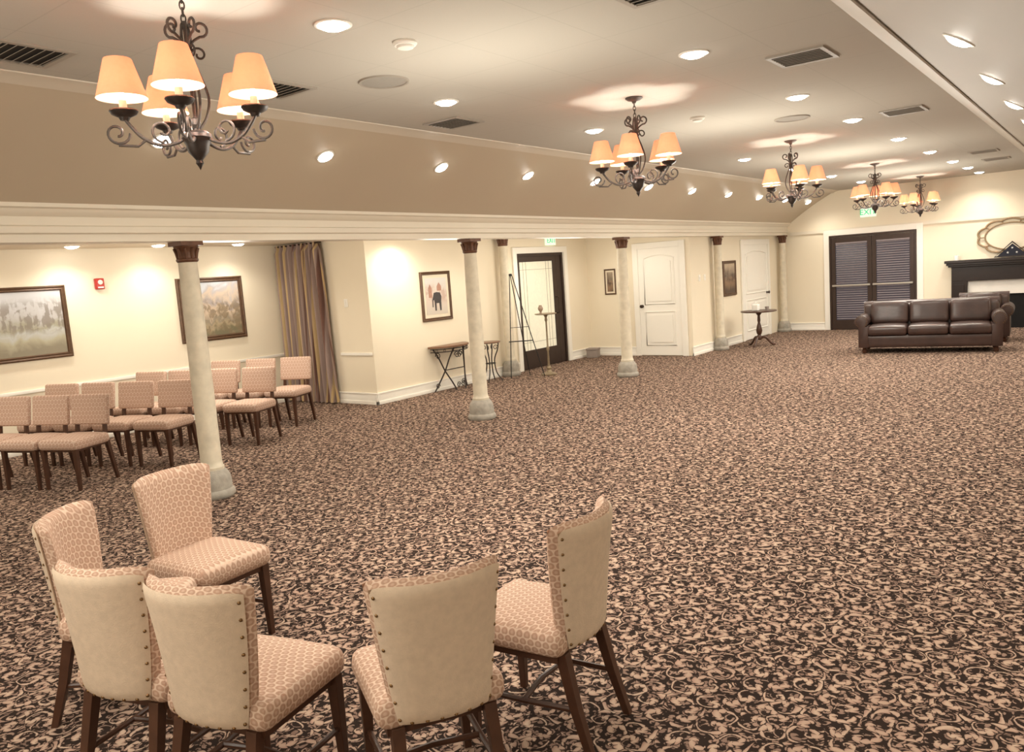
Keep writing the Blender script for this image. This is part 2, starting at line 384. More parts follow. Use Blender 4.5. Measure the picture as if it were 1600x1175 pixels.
bbx('baseboard_inner',-6.3,13.72,16.1,1,'white baseboard behind the round table')
bby('baseboard_far',18.6,-6.3,-5.3,'white baseboard at the far corner')
bby('baseboard_far_middle',18.6,-3.3,-2.85,'white baseboard between double doors and fireplace')
# ------------------------------------------------------------------ columns
def make_column(label,loc,group):
    t=thing('column',label,'column',loc,0,group)
    b=MB(); b.lathe([(0,0),(.160,0),(.170,.012),(.173,.032),(.170,.052),(.160,.064),(.151,.072),(.152,.10),(.150,.14),(.143,.18),(.129,.21),(.114,.228),(.107,.24),(0,.24)],28); b.build('base',STONE,t,50)
    sh=MB(); sh.lathe([(0,.24),(.100,.24),(.102,.262),(.092,.277),(.088,.32),(.089,.9),(.083,1.5),(.075,2.03),(0,2.03)],24); sh.build('shaft',PLASTER,t)
    c=MB(); c.lathe([(0,2.01),(.079,2.01),(.089,2.022),(.089,2.036),(.077,2.045),(.077,2.08),(.083,2.11),(.100,2.135),(.098,2.145)],20)
    c.box((0,0,2.162),(.20,.20,.034)); 
    for k in range(10):
        a=2*PI*k/10; c.tube([(.075*math.cos(a),.075*math.sin(a),2.042),(.082*math.cos(a),.082*math.sin(a),2.085),(.100*math.cos(a),.100*math.sin(a),2.125)],[.012,.014,.009],6)
    c.build('capital',CAPM,t,40)
    return t
cl=['round cream column in front of the rows of chairs, nearest the camera','round cream column before the iron console table, second from the camera','round cream column just left of the single white door','cream column against the wall left of the round table','cream column in the far left corner beside the double doors']
col0=None
for i in range(5):
    loc=(XC,3.76+3.67*i,0)
    if i==4: loc=(XC+.06,18.38,0)
    if i==3: loc=(XC+.05,14.72,0)
    if col0 is None: col0=make_column(cl[0],loc,'columns under the long beam')
    else:
        cc=dup(col0,cl[i],loc,0)
        if i>2: cc.scale=(.9,.9,1)
cw=dup(col0,'cream column by the wall behind the black easel',(-8.36,10.86,0),0); cw.scale=(.95,.95,1.10)
# ------------------------------------------------------------------ lights helpers
LC=(1,.93,.80)
def lamp(kind,loc,power,color=LC,rad=.06,cone=2.3,direction=None):
    d=bpy.data.lights.new('lamp_or_fill_light',kind); d.energy=power; d.color=color
    d.shadow_soft_size=rad
    if kind=='SPOT': d.spot_size=cone; d.spot_blend=.8
    o=bpy.data.objects.new('lamp_or_fill_light',d); C.objects.link(o); o.location=loc
    if direction is not None: o.rotation_euler=Vector((0,0,-1)).rotation_difference(Vector(direction)).to_euler()
    return o
ORD=['nearest the camera','second from the camera','third from the camera','fourth from the camera','fifth from the camera','sixth from the camera','seventh from the camera','eighth from the camera','ninth from the camera','tenth from the camera','eleventh from the camera']
rl0=None
def recessed(loc,label,group,power,nrm=(0,0,-1),sc=1):
    global rl0
    q=Vector((0,0,-1)).rotation_difference(Vector(nrm)).to_euler()
    if rl0 is None:
        rl0=thing('recessed_light',label,'ceiling light',loc,0,group); rl0.rotation_euler=q
        MB().lathe([(.078,.006),(.078,-.007),(.086,-.009),(.097,-.006),(.099,.006)],28).build('trim_ring',PLASTIC,rl0)
        MB().lathe([(0,-.030),(.025,-.0285),(.048,-.024),(.066,-.016),(.0785,-.006),(.079,.004),(0,.004)],28).build('lens',LENS,rl0)
        o=rl0
    else: o=dup(rl0,label,loc,q)
    o['group']=group; o.scale=(sc,sc,1)
    n=Vector(nrm).normalized()
    lamp('SPOT',Vector(loc)+n*.045,power,LC,.06,2.5,tuple(n*.5+Vector((0,0,-1))*.5))
PW=42
G1='recessed lights in the left row of the flat ceiling'; G2='recessed lights in the right row of the flat ceiling'
for i,y in enumerate([4.75,6.9,10.8,12.9,14.9,16.9]): recessed((-4.1,y,HC),'round recessed light in the flat ceiling, left row, %s'%ORD[i],G1,PW*(1 if y<6 else 1.5))
for i,y in enumerate([5.05,7.13,8.9,11.0,13.05,15.0,16.6,18.0]): recessed((-2.23,y,HC),'round recessed light in the flat ceiling, right row, %s'%ORD[i],G2,PW*(1 if y<6 else 1.5))
recessed((-3.24,2.92,HC),'bright recessed light beside the large front chandelier','recessed light by the front chandelier',PW)
def slope_at(s):
    x,z=cove(s); dz=.62+.035*PI*math.cos(PI*s); n=Vector((dz,0,-1.01)).normalized(); return x,z,n
x,z,n=slope_at(.60)
for i in range(11):
    y=3.21+1.48*i
    if y<18.4: recessed((x,y,z),'oval-looking recessed light in the left slope, %s'%ORD[i],'recessed lights in the left slope',PW*.7,tuple(n),.82)
x,z,n=slope_at(.52)
for i in range(10):
    y=5.0+1.36*i
    recessed((MIR-x,y,z),'recessed light in the right slope, %s'%ORD[i],'recessed lights in the right slope',PW*.8,(-n.x,n.y,n.z),.9)
for i,(x,y) in enumerate([(-10.02,4.58),(-10.0,5.66),(-9.98,6.84)]):
    recessed((x,y,HA+.003),'recessed light in the low alcove ceiling, %s'%ORD[i],'recessed lights in the alcove ceiling',30)
# unseen lamps added for even light, without fixtures (behind beam or outside frame)
for p,w in [((-10,3.4,HA-.03),30),((-10,2.2,HA-.03),30),((-10,.8,HA-.03),24),((-8.15,8.35,HA-.03),42),((-7.6,9.6,HA-.03),32),((-7.7,11.5,HA-.03),32),((-7.6,13.0,HA-.03),17),((-7.0,13.0,HA-.03),10),((-8.2,4.4,HA-.03),32),((-8.2,6.3,HA-.03),32),((-8.2,2.2,HA-.03),32),  # the lamp at the curtain wall corner is inferred from its glow
            ((-2.23,3.0,HC-.03),PW),((-2.23,1.0,HC-.03),PW*1.2),((-4.1,.8,HC-.03),PW*1.2),((-4.1,-1,HC-.03),PW),((-2.23,-1,HC-.03),PW),((1,0,HA-.03),PW),((1,2.5,HA-.03),PW),((1.2,5.5,HA-.03),PW),((1.2,8.5,HA-.03),PW),((1.2,11.5,HA-.03),PW),((1.2,14.5,HA-.03),PW),((1.2,17,HA-.03),PW)]:
    lamp('SPOT',p,w,LC,.07,2.6,(0,0,-1))
# fill lamps added in mid-air to brighten walls and ceiling, no fixtures there
for p,w in [((-3.1,0,1.95),60),((-3.1,3.9,1.95),60),((-3.1,7.8,1.95),66),((-3.1,11.7,1.95),78),((-3.1,15.6,1.95),74),((-.6,-1.2,2.0),65),((1.3,4,1.8),40),((1.3,10,1.8),45),((1.3,15,1.8),45),
            ((-8.3,1.5,1.7),38),((-8.4,5.4,1.75),46),((-7.2,8.2,1.8),30),((-7.2,10.9,1.8),23),((-7.2,12.4,1.8),10)]:
    lamp('POINT',p,w,(1,.945,.825),.4)
# ------------------------------------------------------------------ chandeliers
def spiral(cx,cz,r0,r1,a0,a1,n=16): 
    return [(cx+(r0+(r1-r0)*k/n)*math.cos(a0+(a1-a0)*k/n),0,cz+(r0+(r1-r0)*k/n)*math.sin(a0+(a1-a0)*k/n)) for k in range(n+1)]
def make_chandelier(label,loc,rz):
    t=thing('chandelier',label,'chandelier',loc,rz,'peach-shaded chandeliers down the ceiling')
    IR=CHIRON
    MB().lathe([(0,.004),(.068,.004),(.07,-.008),(.05,-.022),(.02,-.03),(.012,-.045),(0,-.045)],24).build('canopy',IR,t)
    ch=MB()
    for k in range(4):
        zc=-.055-.028*k; M=Matrix.Translation((0,0,zc))@Matrix.Rotation(PI/2*(k%2),4,'Z')
        ch.tube([(.010*math.cos(a),0,.019*math.sin(a)) for a in [2*PI*j/12 for j in range(12)]],.0035,6,True,M)
    ch.build('chain',IR,t)
    st=MB(); st.lathe([(0,-.15),(.012,-.15),(.014,-.17),(.007,-.185),(.007,-.55),(.02,-.56),(.024,-.585),(.014,-.60),(.016,-.615),(0,-.615)],14); st.build('stem',IR,t)
    bw=MB(); bw.lathe([(0,-.61),(.045,-.612),(.062,-.625),(.066,-.64),(.058,-.655),(.05,-.67),(.043,-.70),(.026,-.72),(.014,-.735),(.017,-.748),(.008,-.762),(0,-.778)],24); bw.build('finial_bowl',IRON,t)
    for k in range(5):
        M=Matrix.Rotation(2*PI*(k+.5)/5,4,'Z'); c=MB()
        c.tube(catmull([(.016,0,-.60),(.05,0,-.55),(.068,0,-.47),(.045,0,-.38),(.016,0,-.30),(.022,0,-.24),(.058,0,-.21)],5)+[(p[0],0,p[2]) for p in spiral(.062,-.175,.036,.010,-PI/2,PI*1.5,16)[1:]],.0062,7,False,M)
        c.tube([(p[0],0,p[2]) for p in spiral(.048,-.285,.032,.009,PI*.9,-PI*1.1,14)],.0052,6,False,M)
        c.tube(catmull([(.012,0,-.285),(.02,0,-.22),(.014,0,-.16)],5),.005,6,False,M)
        c.build('scroll_rod',IR,t)
    for k in range(5):
        an=2*PI*k/5; M=Matrix.Rotation(an,4,'Z'); a=MB()
        a.tube(catmull([(.03,0,-.625),(.08,0,-.66),(.15,0,-.672),(.215,0,-.645),(.26,0,-.595),(.28,0,-.565)],6),.0078,8,False,M)
        a.tube(spiral(.315,-.625,.050,.012,PI*1.0,PI*3.5,24),.006,7,False,M)
        a.tube([(.205,0,-.65),(.24,0,-.678),(.285,0,-.676),(.315,0,-.675)],.006,7,False,M)
        a.tube(spiral(.135,-.612,.050,.012,-PI*.5,PI*1.8,22),.0057,7,False,M)
        arm=a.build('arm',IR,t)
        Q=M@Matrix.Translation((.28,0,0))
        MB().lathe([(0,-.572),(.018,-.572),(.024,-.56),(.05,-.548),(.058,-.535),(.056,-.53),(.02,-.535),(0,-.533)],18,Q).build('drip_cup',IRON,arm)
        MB().lathe([(.0,-.534),(.0155,-.534),(.0155,-.490),(.006,-.486),(0,-.486)],14,Q).build('candle_sleeve',CANDLE,arm)
        MB().lathe([(0,-.486),(.006,-.486),(.013,-.476),(.013,-.470),(.008,-.458),(0,-.453)],12,Q).build('bulb',BULB,arm)
        sh=MB(); sh.lathe([(.054,-.322),(.056,-.325),(.1005,-.478),(.102,-.482),(.0995,-.480),(.0535,-.324),(.054,-.322)],32,Q); sh.build('lamp_shade',SHADE,arm)
    return t
cy=[2.08,5.91,9.72,13.75,17.3]
clb=['large peach-shaded iron chandelier nearest the camera at upper left','peach-shaded iron chandelier, second from the camera','peach-shaded iron chandelier, third from the camera','peach-shaded iron chandelier in front of the far wall, fourth from the camera','smallest-looking chandelier nearest the far wall']
ch0=None
for i,y in enumerate(cy):
    X=-3.25 if i==0 else -3.13; az=math.atan2(-y,-X)
    rz=az-math.radians(10)+ (.0 if i<2 else .25*i)
    loc=(X,y,HC)
    if ch0 is None: ch0=make_chandelier(clb[0],loc,rz)
    else: dup(ch0,clb[i],loc,rz)
    for k in range(5):
        a=rz+2*PI*k/5; lamp('POINT',(X+.28*math.cos(a),y+.28*math.sin(a),HC-.430),6.8,(1,.95,.86),.021)
# ------------------------------------------------------------------ ceiling fittings
v0=None
for i,(x,y,lb) in enumerate([(-1.76,5.76,'rectangular air vent by the right ceiling moulding, in front of the second chandelier'),(-4.6,5.41,'air vent by the left ceiling moulding left of the second chandelier'),(-1.74,8.85,'air vent by the right ceiling moulding beside the third chandelier'),(-4.62,2.0,'air vent cut by the left edge, left of the front chandelier'),(-1.85,3.72,'air vent cut off by the top edge of the photo'),(-4.5,3.5,'air vent behind the shades of the front chandelier'),(-1.68,14.0,'small-looking air vent at far right of the ceiling'),(-1.68,15.5,'farthest air vent at the right of the ceiling')]):
    if v0 is None:
        v0=thing('air_vent',lb,'vent',(x,y,HC),0,'air vents in the flat ceiling')
        W,L=.38,.38
        f=MB(); 
        f.bb(-W/2,W/2,-L/2,-L/2+.03,-.012,.002).bb(-W/2,W/2,L/2-.03,L/2,-.012,.002).bb(-W/2,-W/2+.03,-L/2+.03,L/2-.03,-.012,.002).bb(W/2-.03,W/2,-L/2+.03,L/2-.03,-.012,.002)
        f.build('frame',VENTF,v0); MB().bb(-W/2+.03,W/2-.03,-L/2+.03,L/2-.03,-.003,-.001).build('backing',VENTD,v0)
        s=MB()
        for k in range(7):
            M=Matrix.Translation((0,-L/2+.055+.045*k,-.010))@Matrix.Rotation(.6,4,'X'); s.box((0,0,0),(W-.06,.022,.003),M)
        s.build('louvres',VENTF,v0)
    else: dup(v0,lb,(x,y,HC),0)
def cspeaker(x,y,lb):
    t=thing('ceiling_speaker',lb,'speaker',(x,y,HC)); MB().lathe([(.15,.003),(.15,-.010),(.165,-.012),(.17,.003)],32).build('rim',VENTF,t); MB().lathe([(0,-.011),(.08,-.010),(.15,-.006)],32).build('grille',SPEAK,t)
cspeaker(-3.93,3.94,'round flush ceiling speaker behind the front chandelier'); cspeaker(-2.61,8.17,'round flush ceiling speaker beside the third chandelier')
def smoke(x,y,lb):
    t=thing('smoke_detector',lb,'smoke detector',(x,y,HC)); MB().lathe([(0,-.04),(.03,-.04),(.045,-.035),(.05,-.025),(.048,-.022),(0,-.022)],20).build('sensor_head',PLASTIC,t); MB().lathe([(0,-.026),(.06,-.022),(.068,-.012),(.068,.003),(0,.003)],24).build('body',PLASTIC,t)
smoke(-3.22,3.42,'white smoke detector near the front chandelier'); smoke(-3.18,7.23,'white smoke detector between second and third chandeliers')
# ------------------------------------------------------------------ foreground chairs
def slab(fn,t0,t1,n=18,m=16,us=1.0,v0=0.,v1=1.):
    """pillowy closed slab: offset t0 (rear) .. t1 (front) along +Y"""
    mb=MB(); N=n+1
    for t in (t0,t1):
        vs=[];fs=[]
        for i in range(N):
            for j in range(m+1):
                u=-1+2*i/n; v=j/m; u=math.sin(u*PI/2)*.6+u*.4; v=v*.5+.5*(.5-.5*math.cos(v*PI))
                x,y,z=fn(u*us,v0+(v1-v0)*v); k=(max(0,1-abs(u)**7)*max(0,1-abs(2*v-1)**12))**.5
                vs.append((x,y+(t0+t1)/2+(t-(t0+t1)/2)*k,z))
        for i in range(n):
            for j in range(m): fs.append((i*(m+1)+j,(i+1)*(m+1)+j,(i+1)*(m+1)+j+1,i*(m+1)+j+1))
        mb.add(vs,fs)
    return mb
nail_mesh=None
def make_lounge_chair(label,loc,rz):
    global nail_mesh
    t=thing('dining_chair',label,'chair',loc,rz,'foreground circle of scale-patterned chairs')
    MB().rbox((0,.01,.417),(.425,.44,.105),.042,.02).build('seat',FAB,t,60)
    MB().bb(-.18,.18,-.18,.195,.342,.370).build('seat_frame',WOOD,t)
    def fn(u,v): 
        hw=.152+.064*v**.8; top=v**4
        return (u*hw,-.225-.03*v-.03*v*v+.085*abs(u)**2.2*(.45+.55*v),.385+.478*v+top*(.006*u*u-.024*abs(u)**8))
    slab(fn,-.024,.040).build('backrest',FAB,t,60)
    bpn=slab(fn,-.036,-.010,us=.965,v0=.012,v1=.965).build('back_panel',CREAMF,t,60); bpn['label']='plain golden beige fabric back panel'
    pts=[(s*.92,v) for s in(-1,1) for v in [.05+.122*k for k in range(8)]]+[(-.72+.288*k,.028) for k in range(6)]
    for u,v in pts:
        x,y,z=fn(u,v); M=Matrix.Translation((x,y-.0275,z))@Matrix.Rotation(PI/2,4,'X')
        if nail_mesh is None:
            o=MB().lathe([(0,-.003),(.0065,-.002),(.006,.002),(.0034,.005),(0,.006)],8).build('nailhead',BRASS,bpn); nail_mesh=o.data
        else:
            o=bpy.data.objects.new('nailhead',nail_mesh); C.objects.link(o); o.parent=bpn
        o.matrix_local=M
    for sx in(-1,1):
        MB().frust((sx*.18,.19,0),(sx*.175,.185,.372),.013,.021).build('leg',WOOD,t,0,.003)
        l=MB(); P=[(sx*.165,-.285,0),(sx*.158,-.23,.18),(sx*.150,-.185,.375)]
        l.frust(P[0],P[1],.014,.018); l.frust(P[1],P[2],.018,.021); l.build('leg',WOOD,t,0,.002)
        MB().tube([(sx*.176,.18,.17),(sx*.168,-.02,.165),(sx*.160,-.225,.17)],.011,8).build('side_stretcher',WOOD,t)
    MB().tube([(-.168,-.02,.165),(0,.0,.165),(.168,-.02,.165)],.011,8).build('cross_stretcher',WOOD,t)
    return t
def rotz(f): return math.atan2(-f[0],f[1])
fg=[((-3.84,2.055),(.99,.1),'patterned chair facing right, behind the others, its whole front visible'),
    ((-3.57,1.40),(.75,.66),'leftmost foreground chair, partly hidden behind the next one'),
    ((-2.70,1.14),(-.27,.96),'foreground chair with its beige back to the camera, third from the left edge'),
    ((-2.25,1.212),(-.23,.97),'foreground chair with beige back and seat to the right, lower middle-left'),
    ((-1.60,1.655),(-.86,.51),'foreground chair with wide beige back, lower centre'),
    ((-1.50,2.37),(-.99,-.11),'rightmost foreground chair, standing apart with its seat to the left')]
fc0=None
for (b,f,lb) in fg:
    f=Vector(f).normalized(); loc=(b[0]+f.x*.265,b[1]+f.y*.265,0)
    if fc0 is None: fc0=make_lounge_chair(lb,loc,rotz(f))
    else: dup(fc0,lb,loc,rotz(f))
# ------------------------------------------------------------------ rows of side chairs
def make_side_chair(label,loc,rz):
    t=thing('side_chair',label,'chair',loc,rz,'rows of side chairs along the left wall')
    MB().rbox((0,.015,.43),(.455,.44,.10),.04,.018).build('seat',FAB2,t,60)
    M=Matrix.Translation((0,-.225,.70))@Matrix.Rotation(.16,4,'X')
    MB().rbox((0,0,0),(.45,.052,.30),.024,0,M).build('backrest',FAB2,t,60)
    for sx in(-1,1):
        MB().frust((sx*.19,.20,0),(sx*.19,.195,.40),.014,.021).build('leg',WOOD,t,0,.003)
        l=MB(); l.frust((sx*.185,-.27,0),(sx*.18,-.195,.40),.014,.02); l.build('leg',WOOD,t,0,.003)
        MB().frust((sx*.17,-.19,.40),(sx*.165,-.228,.72),.018,.014).build('back_post',WOOD,t,0,.003)
    MB().bb(-.19,.19,-.19,.2,.365,.392).build('seat_frame',WOOD,t)
    return t
rows=[[(-8.95,3.3),(-8.5,3.48),(-8.07,3.66)],[(-9.58,4.06),(-9.12,4.24),(-8.62,4.42),(-8.14,4.61)],[(-9.52,5.08),(-9.08,5.27),(-8.62,5.47),(-8.13,5.66)],[(-9.55,6.14),(-9.11,6.38),(-8.65,6.60)]]
sc0=None; rn=['nearest row','second row','third row','farthest row']; pn=['first','second','third','fourth']
for i,R in enumerate(rows):
    for j,b in enumerate(R):
        f=Vector((.37,-.93)).normalized(); loc=(b[0]+f.x*.24,b[1]+f.y*.24,0)
        lb='rose-patterned side chair by the left wall, %s, %s from the wall'%(rn[i],pn[j])
        if sc0 is None: sc0=make_side_chair(lb,loc,rotz(f))
        else: dup(sc0,lb,loc,rotz(f)+random.uniform(-.04,.04))
# ------------------------------------------------------------------ paintings
RL=PI/2
def frame_part(t,W,H,fw,d,m=FRAMEW):
    f=MB(); 
    o=[(-W/2,-H/2),(W/2,-H/2),(W/2,H/2),(-W/2,H/2)]
    pr=[(0,0),(0,-d*.7),(.25,-d),(.55,-d*.7),(.8,-d*.85),(1,-d*.35),(1,0)]
    vs=[];fs=[]
    for (x,z) in o:
        sx=1 if x<0 else -1; sz=1 if z<0 else -1
        for q,y in pr: vs.append((x+sx*q*fw,y,z+sz*q*fw))
    n=len(pr)
    for i in range(4):
        j=(i+1)%4
        for k in range(n-1): fs.append((i*n+k,j*n+k,j*n+k+1,i*n+k+1))
    f.add(vs,fs); return f.build('frame',m,t,20)
def painting(lb,loc,rz,W,H,m,mount=0,fw=.07,d=.035):
    t=thing('painting',lb,'painting',loc,rz)
    frame_part(t,W,H,fw,d)
    if mount:
        MB().bb(-W/2+fw*.9,W/2-fw*.9,-.010,-.002,-H/2+fw*.9,H/2-fw*.9).build('mount',P_MAT,t)
        MB().bb(-W/2+fw+mount,W/2-fw-mount,-.013,-.009,-H/2+fw+mount,H/2-fw-mount).build('canvas',m,t)
    else:
        MB().bb(-W/2+fw*.9,W/2-fw*.9,-.012,-.002,-H/2+fw*.9,H/2-fw*.9).build('canvas',m,t)
    return t
painting('large framed meadow landscape with bare trees, cut by the left edge',(-10.398,3.97,1.54),RL,1.24,.88,P_MEADOW,0,.06)
painting('framed canyon landscape behind the nearest column',(-10.398,6.58,1.535),RL,1.04,.90,P_CANYON,0,.07)
pe=painting('framed picture of an elephant before red towers',(-8.498,9.25,1.475),RL,.68,.76,P_TEMPLE,.05,.05,.03)
ep=[(-.10,.03),(-.125,-.02),(-.13,-.12),(-.112,-.12),(-.105,-.03),(-.09,-.02),(-.08,-.05),(-.075,-.17),(-.045,-.17),(-.04,-.07),(.02,-.07),(.03,-.17),(.06,-.17),(.065,-.05),(.075,.02),(.05,.07),(-.02,.08),(-.06,.075),(-.085,.07)]
MB().prism([(x*1.05+.03,z*1.15-.03) for x,z in ep],-.0155,-.013,'y').build('elephant_figure',P_GREY,pe,0)
MB().prism([(-.175,-.02),(-.10,-.02),(-.10,.13),(-.1375,.19),(-.175,.13)],-.0145,-.013).build('tower_figure',P_RED,pe,0)
MB().prism([(.02,.08),(.12,.08),(.12,.15),(.07,.21),(.02,.15)],-.0145,-.013).build('tower_figure',P_RED,pe,0)
painting('small narrow framed picture left of the single white door',(-7.99,13.748,1.45),0,.25,.50,P_GARDEN,.03,.03,.02)
painting('dark framed picture between the wall column and far white door',(-6.298,15.55,1.35),RL,.66,.70,P_GARDEN,.0,.06,.03)
# ------------------------------------------------------------------ wall fittings
t=thing('fire_alarm','red fire alarm box between the two landscape paintings','fire alarm',(-10.399,5.02,1.97),RL)
MB().rbox((0,-.022,0),(.11,.054,.14),.012).build('housing',REDP,t,60); MB().lathe([(.03,0),(.03,.012),(.02,.018),(0,.018)],16,Matrix.Translation((0,-.046,.02))@Matrix.Rotation(PI/2,4,'X')).build('strobe',PLASTIC,t); MB().box((0,-.052,-.045),(.07,.008,.018)).build('pull_bar',PLASTIC,t)
def switch(lb,loc,rz,nm='light_switch',w=.075):
    t=thing(nm,lb,'switch',loc,rz); MB().rbox((0,-.003,0),(w,.012,.12),.003).build('plate',PLASTIC,t,60); MB().box((0,-.013,0),(.018,.012,.032)).build('toggle',PLASTIC,t,0,.002)
switch('white light switch beside the curtain',(-8.98,7.848,1.48),0)
switch('white light switch on the narrow wall right of the single white door',(-6.298,14.12,1.42),RL)
switch('white switch plate just right of its twin by the wall column',(-6.298,14.36,1.42),RL)
# curtain
n=150; cs=MB(); vs=[];fs=[]; rowsz=[2.40,2.34,2.28,2.0,1.4,.8,.3,.02]
for j,zv in enumerate(rowsz):
    k=j/(len(rowsz)-1)
    for i in range(n+1):
        u=i/n; sp=1.0-.12*(1-k); xx=-10.34+u*1.10*sp
        amp=.050+.02*k
        y=-.080-amp*math.sin(u*2*PI*10+.6*math.sin(u*9))-.012*math.sin(u*2*PI*25)*k
        if j<2: y*=.8
        vs.append((xx+9.8,y,zv))
for j in range(len(rowsz)-1):
    for i in range(n): fs.append((j*(n+1)+i,j*(n+1)+i+1,(j+1)*(n+1)+i+1,(j+1)*(n+1)+i))
t=thing('curtain','floor-length curtain with gold and dark brown stripes in the corner','curtain',(-9.8,7.82,0))
cs.add(vs,fs); cs.build('drape',DRAPE,t,80)
MB().tube([(-.56,-.07,2.385),(.5,-.07,2.385)],.013,10).build('curtain_rod',KNOB,t)
# ------------------------------------------------------------------ doors
def casing(t,W,H,cw=.11,m=WHITE):
    c=MB(); c.bb(-W/2-cw,-W/2,-.035,-.001,0,H+cw).bb(W/2,W/2+cw,-.035,-.001,0,H+cw).bb(-W/2,W/2,-.035,-.001,H,H+cw); c.build('casing',m,t,0,.006)
def panel_door(nm,lb,loc,rz,W,H,knobx):
    t=thing(nm,lb,'door',loc,rz,kind='structure'); casing(t,W,H)
    MB().bb(-W/2,W/2,-.020,-.001,.012,H).build('door_leaf',WHITE,t,0,.003)
    hw=W/2-.12
    def arch(h0,h1,rise,ins):
        a=[(-hw+ins,h0+ins),(hw-ins,h0+ins)]
        for k in range(13):
            u=1-2*k/12; a.append((u*(hw-ins),h1-ins-rise+rise*(1-u*u)))
        return a
    for h0,h1,rs in((.98,H-.13,.06),(.20,.84,0.0)):
        p=MB(); a=arch(h0,h1,rs,0); p.tube([(x,-.022,z) for x,z in a],.012,6,True); p.prism(arch(h0,h1,rs,.06),-.032,-.018); p.build('panel',WHITE,t,30)
    k=MB(); M=Matrix.Translation((knobx,-.021,.95))@Matrix.Rotation(PI/2,4,'X')
    k.lathe([(0,0),(.03,0),(.03,.006),(.012,.01),(.012,.03),(.028,.04),(.032,.055),(.022,.068),(0,.07)],18,M); k.build('knob',KNOB,t)
panel_door('door_1','white arched two-panel door with dark knob',(-6.93,13.748,0),0,.86,2.03,-.37)
panel_door('door_2','far white panelled door beside the round table',(-6.298,17.0,0),RL,1.45,2.0,.62)
# exit door bronze
t=thing('door_3','bronze exit door with large leaded pale glass','door',(-8.5,12.13,0),RL,kind='structure'); casing(t,1.5,2.08,.11)
fr=MB(); fr.bb(-.75,-.70,.0,.07,0,2.08).bb(.70,.75,.0,.07,0,2.08).bb(-.70,.70,.0,.07,2.03,2.08); fr.build('door_frame',BRONZE,t,0,.003)
lf=MB(); lf.bb(-.695,-.63,.015,.06,.01,2.025).bb(.42,.52,.015,.06,.01,2.025).bb(-.63,.42,.015,.06,1.93,2.025).bb(-.63,.42,.015,.06,.01,.34); lf.build('door_leaf',BRONZE,t,0,.003)
MB().bb(-.63,.42,.032,.042,.34,1.93).build('glass_pane',FROST,t,0)
ld=MB(); 
for x in(-.51,-.42,.21,.30): ld.bb(x-.003,x+.003,.028,.032,.34,1.93)
for z in(.48,1.79): ld.bb(-.63,.42,.028,.032,z-.003,z+.003)
ld.build('leading',LEADM,t)
MB().bb(.53,.69,.02,.06,.01,2.025).build('side_leaf',BRONZE,t,0,.004)
MB().tube([(.47,.015,.95),(.47,-.04,.95),(.47,-.04,1.25),(.47,.015,1.25)],.011,8).build('pull_handle',KNOB,t)
# far double doors
t=thing('door_4','dark double doors with blinds and push bars on the far wall','door',(-4.31,18.598,0),0,kind='structure'); casing(t,1.76,2.08,.12)
fr=MB(); fr.bb(-.88,-.84,-.05,-.001,0,2.08).bb(.84,.88,-.05,-.001,0,2.08).bb(-.84,.84,-.05,-.001,2.03,2.08); fr.build('door_frame',BRONZE,t,0,.003)
for sx in(-1,1):
    x0,x1=(.004,.835) if sx>0 else (-.835,-.004)
    lf=MB(); lf.bb(x0,x0+.085,-.04,-.002,.01,2.025).bb(x1-.085,x1,-.04,-.002,.01,2.025).bb(x0+.085,x1-.085,-.04,-.002,1.92,2.025).bb(x0+.085,x1-.085,-.04,-.002,.01,.22)
    L=lf.build('door_leaf',BRONZE,t,0,.003)
    MB().bb(x0+.085,x1-.085,-.012,-.002,.22,1.92).build('glass_pane',NIGHT,L,0)
    bl=MB()
    for k in range(34):
        M=Matrix.Translation(((x0+x1)/2,-.026,.25+.0492*k))@Matrix.Rotation(.6,4,'X'); bl.box((0,0,0),(x1-x0-.19,.033,.003),M)
    bl.bb(x0+.09,x1-.09,-.036,-.013,1.89,1.92); bl.build('blind',SLAT,L,0)
    pb=MB(); pb.rbox(((x0+x1)/2,-.095,.98),(x1-x0-.04,.04,.04),.012); pb.bb(x0+.03,x0+.10,-.075,-.04,.96,1.0).bb(x1-.10,x1-.03,-.075,-.04,.96,1.0); pb.build('push_bar',VENTF,L,60)
# exit signs
def text_part(txt,size,parent,loc,m):
    cu=bpy.data.curves.new('lettering',type='FONT'); cu.body=txt; cu.size=size; cu.extrude=.002; cu.align_x='CENTER'; cu.align_y='CENTER'
    ob=bpy.data.objects.new('tmp_text',cu); C.objects.link(ob); dg=bpy.context.evaluated_depsgraph_get(); dg.update()
    me=bpy.data.meshes.new_from_object(ob.evaluated_get(dg)); bpy.data.objects.remove(ob)
    me.transform(Matrix.Rotation(PI/2,4,'X')); me.materials.clear(); me.materials.append(m); me.name='lettering'
    o=bpy.data.objects.new('lettering',me); C.objects.link(o); o.parent=parent; o.location=loc; return o
def exit_sign(lb,loc,rz,w,h):
    t=thing('exit_sign',lb,'exit sign',loc,rz); MB().rbox((0,-.03,0),(w,.05,h),.01).build('housing',SIGNW,t,60); text_part('EXIT',h*.82,t,(0,-.057,0),GREEN)
exit_sign('green EXIT sign on the far gable wall above double doors',(-4.37,18.598,2.52),0,.32,.2)
exit_sign('green EXIT sign above the bronze glass door',(-8.498,12.45,2.30),RL,.30,.17)
